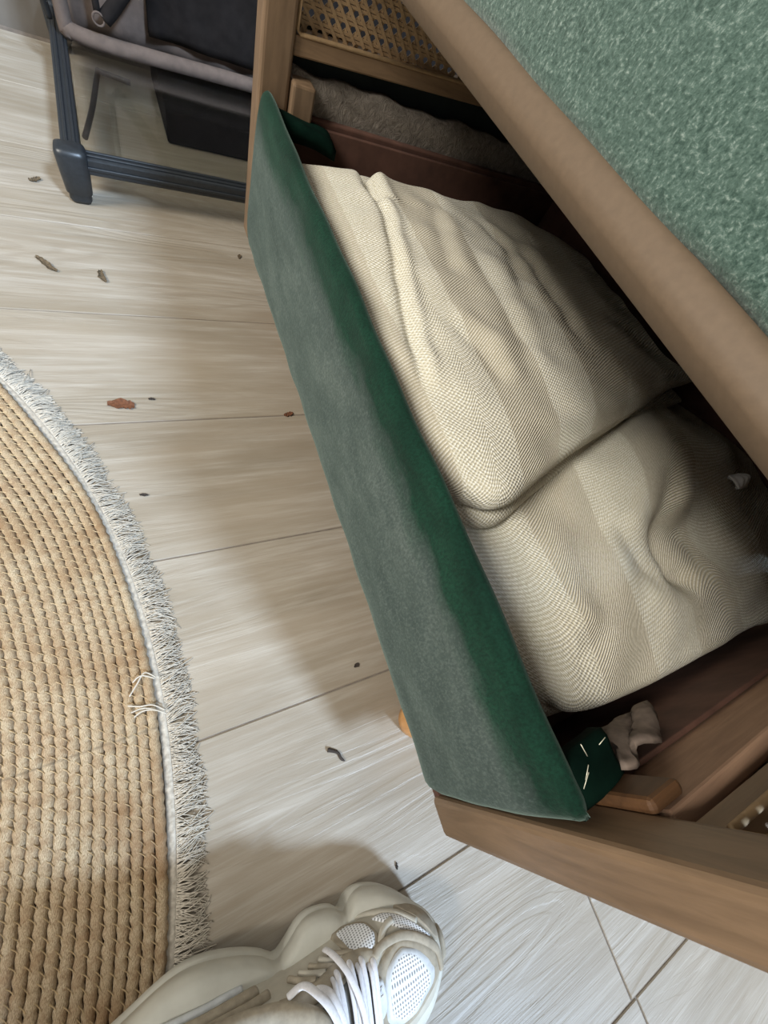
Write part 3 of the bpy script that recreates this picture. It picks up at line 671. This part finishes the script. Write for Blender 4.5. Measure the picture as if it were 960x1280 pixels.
tpart(tubeo('bent_rod', smooth_path([(-0.036, 0.985, 0.035), (-0.018, 1.09, 0.035), (0.0, 1.225, 0.035), (0.006, 1.232, 0.035), (0.055, 1.222, 0.035)], 4), 0.0048, M['black_wire'], None, 8))
tpart(boxo('under_shade_slab', (0.105, 1.10, 0.001), (0.80, 1.36, 0.056), M['suede_dark'], None, 0.004, 2))  # dark slab added for the shade and a black shape under the glass
# bag: slouchy suede body with dark panel, piping, strap ring
bg_ = empty('suede_bag', (0.25, 1.31, 0.0665)); tag(bg_, 'slouching brown suede bag with a black panel standing on the glass table', 'bag')
def bpart(o): o.parent = bg_; o.location = Vector(o.location)-Vector(bg_.location); return o
def slab(name, x0, x1, z0, z1, yf, yb, mat, nx=50, nz=30, amp=0.004, seed=0):
    V, Fc = [], []
    for side in (0, 1):
        for i in range(nx+1):
            for k in range(nz+1):
                u, t = i/nx, k/nz; x = x0+(x1-x0)*u; z = z0+(z1-z0)*t
                ed = min(u, 1-u)*nx/3.0; et = min(t, 1-t)*nz/3.0; rd = (1-max(0, 1-ed)**2)*(1-max(0, 1-et)**2)
                mid = (yf+yb)/2; half = (yb-yf)/2*(0.55+0.45*rd)
                fold = amp*(math.sin(x*34+seed)*math.sin(z*21+seed*2)+0.6*math.sin(x*71+z*60+seed))
                V.append((x, mid-half+fold if side == 0 else mid+half, z))
    n = (nx+1)*(nz+1); a = [(i*(nz+1)+k, (i+1)*(nz+1)+k, (i+1)*(nz+1)+k+1, i*(nz+1)+k+1) for i in range(nx) for k in range(nz)]
    Fc = a+[tuple(n+q for q in f)[::-1] for f in a]
    ring = [i*(nz+1) for i in range(nx+1)]+[nx*(nz+1)+k for k in range(1, nz+1)]+[i*(nz+1)+nz for i in range(nx-1, -1, -1)]+[k for k in range(nz-1, 0, -1)]
    for p, q in zip(ring, ring[1:]+ring[:1]): Fc.append((p, n+p, n+q, q))
    bm = bmesh.new(); me = mesh(name, V, Fc); bm.from_mesh(me); bmesh.ops.recalc_face_normals(bm, faces=bm.faces); bm.to_mesh(me); bm.free()
    return bpart(obj(name, me, M[mat], None, True))
slab('body', -0.035, 0.84, 0.0730, 0.44, 1.262, 1.354, 'suede', 60, 36, 0.003, 1)
o = slab('side_panel', 0.100, 0.83, 0.108, 0.43, 1.246, 1.272, 'suede_dark', 40, 24, 0.003, 3); o['label'] = 'black fabric panel'
bpart(tubeo('piping', smooth_path([(-0.04, 1.252, 0.30), (-0.04, 1.25, 0.10), (-0.03, 1.245, 0.083), (0.02, 1.235, 0.082), (0.10, 1.236, 0.083), (0.30, 1.243, 0.086), (0.82, 1.255, 0.09)], 8), 0.0125, M['suede'], None, 10))
bpart(tubeo('strap', smooth_path([(0.012, 1.240, 0.30), (0.014, 1.232, 0.20), (0.016, 1.228, 0.125)], 6), (0.006), M['suede_dark'], None, 8))
bpart(tubeo('flap', smooth_path([(0.13, 1.24, 0.30), (0.09, 1.236, 0.20), (0.05, 1.232, 0.145), (0.026, 1.23, 0.118)], 6), 0.012, M['suede_dark'], None, 8))
bpart(tubeo('ring', [(0.016+0.009*math.cos(q), 1.222, 0.118+0.009*math.sin(q)) for q in np.linspace(0, 6.2832, 21)], 0.0018, M['suede'], None, 6))
bpart(tubeo('handle_loop', smooth_path([(-0.062, 1.25, 0.09), (-0.066, 1.245, 0.13), (-0.058, 1.24, 0.16), (-0.062, 1.242, 0.20), (-0.055, 1.25, 0.26)], 6), 0.006, M['black_wire'], None, 8))

# ------------------------------------------------------------------ chunky sneaker (local frame: s toward toe, w to its left, z up)
SH, SD = Vector((-0.130, -0.188, 0)), Vector((0.2877, -0.044, 0)).normalized(); SN = Vector((-SD.y, SD.x, 0))
shoe = empty('sneaker', SH); tag(shoe, 'chunky off-white and grey mesh sneaker with white laces', 'shoe')
def S(s, w_, z): return SD*s+SN*w_+Vector((0, 0, z+0.0118*min(1.0, max(0.0, 1-(s-0.09)/0.12))))   # heel stands on the rug
wl_ = cr1([0, .006, .018, .035, .076, .11, .135, .1446, .155, .1668, .185, .198, .206, .2147, .235, .2525, .274, .286, .292], [.006, .019, .028, .036, .051, .046, .036, .0305, .037, .0465, .049, .0455, .0405, .0495, .0505, .043, .027, .015, .003])
wr_ = cr1([0, .006, .018, .035, .08, .14, .2, .24, .262, .28, .288, .292], [.006, .019, .029, .037, .047, .042, .052, .053, .047, .030, .016, .003])
ss = np.concatenate([np.linspace(0, .02, 7)[:-1], np.linspace(.02, .27, 60)[:-1], np.linspace(.27, .292, 14)])
# midsole: stacked outline rings
prof_s = [(0.0, 0.90), (0.003, 0.95), (0.010, 0.99), (0.020, 1.0), (0.0215, 0.965), (0.023, 0.965), (0.0245, 1.0), (0.034, 0.99), (0.040, 0.96), (0.0435, 0.90), (0.0445, 0.80), (0.0445, 0.5), (0.0445, 0.2)]
out = [(s, wl_(s)) for s in ss]+[(s, -wr_(s)) for s in ss[::-1]]
V, Fc = [], []; n = len(out)
for (z, f) in prof_s:
    for (s, w_) in out:
        lift = (0.010*max(0, (s-0.225)/0.067)**2 if z < 0.03 else 0.004*max(0, (s-.225)/.067)) + (0.006*max(0, (0.05-s)/0.05)**2 if z < 0.01 else 0)
        hf = 1.0 if s > 0.13 else 1.0+0.22*min(1, (0.13-s)/0.05)
        V.append(S(0.146+(s-0.146)*(0.5+0.5*f) if f < 1 else s, w_*f, z*hf+lift))
for i in range(len(prof_s)-1):
    for k in range(n): Fc.append((i*n+k, i*n+(k+1) % n, (i+1)*n+(k+1) % n, (i+1)*n+k))
Fc.append(tuple(range(n))); Fc.append(tuple((len(prof_s)-1)*n+k for k in range(n))[::-1])
me = mesh('midsole', V, [f[::-1] for f in Fc]); o = obj('midsole', me, M['shoe_sole'], shoe, True); o['label'] = 'thick lobed off-white midsole'
# upper: loft of arches
wu_l = cr1([0, .008, .025, .06, .10, .14, .18, .22, .25, .275, .287], [.008, .022, .031, .034, .033, .029, .033, .039, .035, .022, .006])
wu_r = cr1([0, .008, .025, .06, .10, .14, .18, .22, .25, .275, .287], [.008, .022, .031, .034, .035, .039, .044, .046, .040, .024, .006])
hu = cr1([0, .008, .03, .06, .09, .115, .15, .19, .22, .25, .275, .287], [.05, .075, .082, .080, .078, .074, .064, .046, .036, .028, .019, .008])
ZB = 0.036
def U(s, a):
    c_, s_ = math.cos(a), math.sin(a)
    w_ = (wu_l(s) if c_ > 0 else wu_r(s))*math.copysign(abs(c_)**0.75, c_)
    bul = 1.0
    return S(s, w_*bul, ZB+0.003*max(0, (s-.225)/.067)+hu(s)*abs(s_)**0.8)
def UN(s, a):
    e = 1e-3; n_ = (U(s, a+e)-U(s, a-e)).cross(U(s+e, a)-U(s-e, a)); n_.normalize(); return n_
def open_a(s):
    """half-angle (from the top) of the ankle opening and of the lace throat"""
    return OA(s) if 0.012 < s < 0.1715 else 0.0
OA = cr1([.0119, .016, .025, .04, .07, .1, .125, .14, .16, .168, .172], [0, .35, .66, .88, .98, 1.0, .97, .86, .45, .2, 0])
sl = np.linspace(0.0005, 0.2865, 120); na = 64
V, idx = [], {}
for i, s in enumerate(sl):
    h = open_a(s)
    for k in range(na+1):
        t = k/na
        if h > 0:
            half = math.pi/2-h
            a = (t/0.5)*half if t <= 0.5 else math.pi-half+((t-0.5)/0.5)*half
        else: a = math.pi*t
        idx[i, k] = len(V); V.append(U(s, a))
Fc = []
for i in range(len(sl)-1):
    for k in range(na):
        if k in (na//2-1, na//2) and (open_a(sl[i]) > 0 or open_a(sl[i+1]) > 0): 
            if k == na//2: continue
        Fc.append((idx[i, k], idx[i+1, k], idx[i+1, k+1], idx[i, k+1]))
# split the duplicated centre column so the opening is truly open
me = mesh('upper', V, [f[::-1] for f in Fc]); o = obj('upper', me, M['shoe_foam'], shoe, True); md = o.modifiers.new('thick', 'SOLIDIFY'); md.thickness = 0.0035; md.offset = -1
# padded collar round the opening
rim = []
for s in np.linspace(0.0125, 0.171, 44): rim.append(U(s, math.pi/2-open_a(s)))
for s in np.linspace(0.171, 0.0125, 44): rim.append(U(s, math.pi/2+open_a(s)))
rim.append(rim[0]); V2, F2 = tube_data(rim, 0.0066, 10); obj('collar', mesh('collar', V2, F2), M['shoe_suede'], shoe, True)['label'] = 'padded grey collar'
def patch(name, poly, off, mat, th=0.0015, rings=8, dens=6, close=True):
    """raised panel on the upper: polygon in (s, angle)"""
    P = []
    for q in range(len(poly)):
        a, b = np.array(poly[q]), np.array(poly[(q+1) % len(poly)])
        for t in range(dens): P.append(a+(b-a)*t/dens)
    P = np.array(P); 
    for _ in range(2): P = (np.roll(P, 1, 0)+2*P+np.roll(P, -1, 0))/4
    c_ = P.mean(0); V, UV = [], []; n = len(P)
    for r in range(rings+1):
        f = 1-r/rings*0.999
        for p in P:
            q = c_+(p-c_)*f; e = off+th*min(1, r/1.0) if r else off-0.001
            V.append(U(q[0], q[1])+UN(q[0], q[1])*e); UV.append((q[0], q[1]*0.045))
    Fc = [(r*n+k, r*n+(k+1) % n, (r+1)*n+(k+1) % n, (r+1)*n+k) for r in range(rings) for k in range(n)]; Fc.append(tuple(rings*n+k for k in range(n)))
    bm = bmesh.new(); me = mesh(name, V, Fc, UV); bm.from_mesh(me); bmesh.ops.recalc_face_normals(bm, faces=bm.faces)
    bm.to_mesh(me); bm.free()
    return obj(name, me, M[mat], shoe, True)
def strip(name, path, wd, off, mat, th=0.0022, flat=0.5):
    """overlay band following the upper along a path in (s, angle)"""
    P = smooth_path([(p[0], p[1], 0) for p in path], 6)
    pts = [U(p.x, p.y)+UN(p.x, p.y)*off for p in P]
    V, Fc = tube_data(pts, [(wd, wd) for _ in pts], 10)
    # flatten towards the surface
    out_ = []
    for i, p in enumerate(pts):
        nn = UN(P[i].x, P[i].y)
        for k in range(10):
            d = Vector(V[i*10+k])-p; out_.append(p+d-nn*d.dot(nn)*(1-th/wd))
    return obj(name, mesh(name, out_, Fc), M[mat], shoe, True)
CW = lambda poly, f, add=(0, 0): [tuple(np.mean(poly, 0)+(np.array(p)-np.mean(poly, 0))*f+np.array(add)) for p in poly]
WIN = [(0.233, 1.246), (0.241, 1.18), (0.256, 1.32), (0.270, 1.66), (0.268, 1.86), (0.247, 2.05), (0.230, 2.03), (0.218, 1.84), (0.2185, 1.58), (0.224, 1.38)]
OVAL = [(0.192, 0.18), (0.202, 0.211), (0.216, 0.456), (0.221, 0.737), (0.219, 0.948), (0.212, 1.018), (0.204, 0.94), (0.198, 0.70)]
SIDE = [(0.222, 0.36), (0.232, 0.32), (0.249, 0.55), (0.264, 0.90), (0.274, 1.20), (0.268, 1.22), (0.252, 0.98), (0.236, 0.68)]
CAP = [(0.243, 0.10), (0.262, 0.06), (0.275, 0.10), (0.2815, 0.75), (0.281, 1.35), (0.2765, 1.33), (0.270, 0.98), (0.260, 0.60), (0.250, 0.36)]
o = patch('vamp_overlay', CW(WIN, 1.38, (0.0, -0.02)), 0.0006, 'shoe_suede', 0.0016); o['label'] = 'taupe suede overlay'
o = patch('window_frame', WIN, 0.0024, 'silver', 0.0014); o['label'] = 'pale silver window rim'
o = patch('mesh_window', CW(WIN, 0.84), 0.0034, 'shoe_mesh', 0.0006); o['label'] = 'white open mesh toe panel'
patch('oval_rim', CW(OVAL, 1.36), 0.0006, 'shoe_suede', 0.0016)
o = patch('oval_mesh', CW(OVAL, 1.1), 0.0020, 'shoe_mesh', 0.001); o['label'] = 'oval mesh panel'
o = patch('side_mesh', SIDE, 0.0010, 'shoe_mesh', 0.001)
patch('toe_cap', CAP, 0.0008, 'shoe_suede', 0.0018)
strip('toe_piping', [(0.2845, 0.25), (0.2848, 0.9), (0.2850, 1.57), (0.2848, 2.2), (0.2835, 2.9)], 0.0030, 0.0006, 'shoe_suede', 0.0028)
strip('overlay_band', [(0.212, 0.10), (0.226, 0.22), (0.246, 0.42), (0.262, 0.75)], 0.0028, 0.0010, 'shoe_foam', 0.0018)
strip('overlay_band', [(0.215, 1.12), (0.226, 1.02), (0.246, 1.02), (0.262, 1.20), (0.274, 1.50), (0.276, 1.9)], 0.0034, 0.0026, 'shoe_suede', 0.0018)
strip('overlay_band', [(0.224, 0.98), (0.230, 0.76), (0.240, 0.62)], 0.0030, 0.0016, 'shoe_foam', 0.0016)
for q in range(5):
    strip('side_rib', [(0.150+0.008*q, 0.30+0.03*q), (0.158+0.008*q, 0.48+0.03*q), (0.168+0.008*q, 0.66+0.03*q)], 0.0024, 0.0010, 'shoe_foam' if q % 2 else 'shoe_suede', 0.0022)
strip('eyelet_stay', [(0.140, 0.66), (0.156, 0.78), (0.172, 0.86), (0.190, 0.84), (0.206, 0.98), (0.217, 1.16)], 0.0062, 0.0010, 'shoe_suede', 0.0030)
strip('eyelet_stay', [(0.140, 2.48), (0.156, 2.36), (0.172, 2.28), (0.190, 2.30), (0.206, 2.16), (0.217, 1.98)], 0.0062, 0.0010, 'shoe_suede', 0.0030)
strip('heel_strip', [(0.020, 0.30), (0.050, 0.22), (0.078, 0.20), (0.100, 0.16), (0.116, 0.10)], 0.0035, 0.0012, 'silver', 0.0026)
strip('heel_strip', [(0.030, 0.40), (0.055, 0.34), (0.085, 0.33), (0.108, 0.28), (0.126, 0.20)], 0.0048, 0.0010, 'shoe_suede', 0.0030)
strip('heel_strip', [(0.060, 0.50), (0.090, 0.46), (0.115, 0.42), (0.134, 0.34)], 0.0036, 0.0010, 'shoe_suede', 0.0030)
strip('heel_strip', [(0.020, math.pi-0.30), (0.050, math.pi-0.22), (0.078, math.pi-0.20), (0.100, math.pi-0.16), (0.116, math.pi-0.10)], 0.0035, 0.0012, 'silver', 0.0026)
o = patch('tongue', [(0.150, 1.25), (0.172, 1.10), (0.195, 1.10), (0.215, 1.28), (0.2195, 1.57), (0.215, 1.86), (0.195, 2.04), (0.172, 2.04), (0.150, 1.88)], 0.0006, 'lining', 0.0026)
o = patch('tongue_label', [(0.2105, 1.40), (0.219, 1.42), (0.2205, 1.66), (0.214, 1.74), (0.208, 1.70)], 0.0040, 'silver', 0.0008)
mk = []
for (s_, a_) in ((0.2125, 1.50), (0.2165, 1.49), (0.2145, 1.525), (0.2168, 1.56), (0.2128, 1.565)): mk.append(U(s_, a_)+UN(s_, a_)*0.0052)
tubeo('label_mark', mk, 0.00035, M['lace'], o, 5)
def lace(path, wd=0.0023, th=0.0010, name='lace'):
    P = smooth_path([(p[0], p[1], p[2]) for p in path], 7); pts = [U(p.x, p.y)+UN(p.x, p.y)*p.z for p in P]
    V, Fc = tube_data(pts, wd, 10); out_ = []
    for i, p in enumerate(pts):
        nn = UN(P[i].x, P[i].y)
        for k in range(10):
            d = Vector(V[i*10+k])-p; out_.append(p+d-nn*d.dot(nn)*(1-th/wd))
    obj(name, mesh(name, out_, Fc), M['lace'], shoe, True)
for (s0, a0, s1) in ((0.2135, 1.16, 0.2085), (0.2040, 1.02, 0.2000), (0.1945, 0.93, 0.1915), (0.1830, 0.90, 0.1800)):
    a1 = math.pi-a0; lace([(s0, a0-0.06, 0.002), (s0-0.001, a0+0.08, 0.0055), ((s0+s1)/2, math.pi/2, 0.0062), (s1+0.001, a1-0.08, 0.0055), (s1, a1+0.06, 0.002)])
    lace([(s0-0.004, a0-0.02, 0.002), (s0-0.005, a0+0.12, 0.0058), ((s0+s1)/2-0.004, math.pi/2, 0.0068), (s1-0.002, a1-0.1, 0.0058), (s1-0.003, a1+0.02, 0.002)], 0.0019)
lace([(0.180, 0.386, 0.0045), (0.1825, 0.68, 0.009), (0.187, 1.0, 0.0105), (0.191, 1.30, 0.0105), (0.1955, 1.62, 0.0095)], 0.0026, 0.0012, 'lace_end')
lace([(0.146, 0.66, 0.005), (0.156, 0.74, 0.009), (0.163, 1.0, 0.011), (0.169, 1.25, 0.011), (0.176, 1.60, 0.009)], 0.0030, 0.0012, 'lace_end')
lace([(0.166, 0.86, 0.004), (0.171, 1.05, 0.009), (0.174, 1.28, 0.0105), (0.180, 1.62, 0.0085)], 0.0030, 0.0012, 'lace_end')

# ------------------------------------------------------------------ leg in the shoe, with unseen thigh and torso added to cast shade
lg = empty('person', S(0.06, 0, 0.05)+SH); tag(lg, "person's leg in a grey sock, foot in the sneaker, unseen thigh and torso added for their shade", 'person')
pth = smooth_path([S(0.150, -0.001, 0.060)+SH, S(0.100, -0.001, 0.066)+SH, S(0.066, -0.002, 0.088)+SH, Vector((-0.045, -0.255, 0.135)), Vector((0.0, -0.36, 0.22)), Vector((0.035, -0.475, 0.30)), Vector((0.015, -0.515, 0.32)), Vector((-0.09, -0.52, 0.32)), Vector((-0.26, -0.45, 0.29)), Vector((-0.42, -0.33, 0.24)), Vector((-0.52, -0.24, 0.28)), Vector((-0.54, -0.21, 0.42)), Vector((-0.53, -0.20, 0.55)), Vector((-0.52, -0.19, 0.66))], 6)
rad = [interp(i, [0, 6, 12, 18, 24, 30, 36, 42, 48, 54, 60, 66, 72, 78], [.018, .026, .029, .035, .050, .056, .060, .072, .090, .12, .14, .14, .15, .11]) for i in range(len(pth))]
V, Fc = tube_data(pth, rad, 20); o = obj('sock', mesh('sock', V, Fc), M['sock'], lg, True); o.location = -Vector(lg.location)  # one mesh spans the sock, the leg and the added torso

# ------------------------------------------------------------------ dry leaf bits and crumbs on the floor
def leaf(name, x, y, L, W, ang, mat, label, cat, curl=0.3, seed=0, thick=0.0007):
    rg = np.random.RandomState(seed); nu, nv = 12, 5; V, Fc = [], []
    jag = rg.rand(nu+1, 2)*0.5+0.5
    for i in range(nu+1):
        u = i/nu
        for k in range(nv+1):
            t = k/nv*2-1; wd = W*0.5*math.sin(math.pi*(0.08+0.84*u))**0.7*jag[i, 0 if t < 0 else 1]
            bend = curl*L*math.sin(u*2.4+seed)*0.35
            V.append((L*(u-0.5), t*wd+bend, 0.0006+0.35*curl*W*(t*t)+0.0008*rg.rand()+0.12*curl*L*(u-0.4)**2))
    n = len(V); zmin = min(v[2] for v in V); V = [(a, b, c_-zmin+0.0002) for a, b, c_ in V]
    a = [(i*(nv+1)+k, (i+1)*(nv+1)+k, (i+1)*(nv+1)+k+1, i*(nv+1)+k+1) for i in range(nu) for k in range(nv)]
    V += [(p, q, r+thick) for p, q, r in V]; Fc = [f[::-1] for f in a]+[tuple(n+q for q in f) for f in a]
    ring = [i*(nv+1) for i in range(nu+1)]+[nu*(nv+1)+k for k in range(1, nv+1)]+[i*(nv+1)+nv for i in range(nu-1, -1, -1)]+[k for k in range(nv-1, 0, -1)]
    for p, q in zip(ring, ring[1:]+ring[:1]): Fc.append((p, q, n+q, n+p))
    o = obj(name, mesh(name, V, Fc), M[mat], None, False); o.location = (x, y, 0); o.rotation_euler = (0, 0, ang)
    tag(o, label, cat, 'dry bits scattered on the floor'); return o
leaf('leaf_fragment', -0.040, 0.428, 0.031, 0.022, -0.10, 'leaf_brown', 'rust-brown torn leaf fragment just off the rug fringe, largest of the bits', 'leaf', 0.15, 1)
leaf('leaf_fragment', -0.110, 0.696, 0.036, 0.013, -0.55, 'leaf_grey', 'long curled grey-brown leaf bit left of the other curl', 'leaf', 0.5, 2)
leaf('leaf_fragment', -0.039, 0.681, 0.026, 0.012, -1.2, 'leaf_grey', 'short curled dark leaf bit between rug and glass table', 'leaf', 0.5, 3)
leaf('leaf_fragment', -0.118, 0.904, 0.018, 0.012, 0.4, 'leaf_grey', 'small leaf bit left of the glass table foot', 'leaf', 0.4, 4)
leaf('leaf_fragment', 0.180, 0.401, 0.015, 0.010, 0.1, 'leaf_brown', 'small rust-brown leaf bit against the green front panel', 'leaf', 0.3, 5)
leaf('crumb', 0.181, 0.770, 0.012, 0.007, 1.0, 'leaf_grey', 'grey crumb by the far end of the green panel', 'crumb', 0.3, 6)
leaf('crumb', -0.003, 0.437, 0.008, 0.005, 0.0, 'crumb_dark', 'tiny dark crumb right of the rust-brown leaf', 'crumb', 0.3, 7)
leaf('crumb', -0.029, 0.288, 0.009, 0.005, 0.0, 'crumb_dark', 'tiny dark crumb just outside the rug fringe', 'crumb', 0.3, 8)
leaf('crumb', 0.167, 0.018, 0.007, 0.006, 0.5, 'crumb_dark', 'black round crumb in the shade under the green panel', 'crumb', 0.2, 9)
leaf('crumb', 0.146, -0.180, 0.006, 0.003, 1.2, 'crumb_dark', 'tiny dark crumb above the toe of the sneaker', 'crumb', 0.2, 11)
pt = smooth_path([(0.108, -0.055, 0.0016), (0.113, -0.058, 0.002), (0.118, -0.062, 0.002), (0.1195, -0.068, 0.002), (0.123, -0.072, 0.0016)], 5)
V, Fc = tube_data([p-Vector((0.117, -0.063, 0)) for p in pt], [interp(i, [0, 6, 16, 20], [.0022, .0016, .0015, .0004]) for i in range(len(pt))], 8)
o = obj('dry_stalk', mesh('dry_stalk', V, Fc), M['crumb_dark'], None, True); o.location = (0.117, -0.063, 0); tag(o, 'dark curled dry stalk on the bright floor beside the round leg', 'stalk', 'dry bits scattered on the floor')
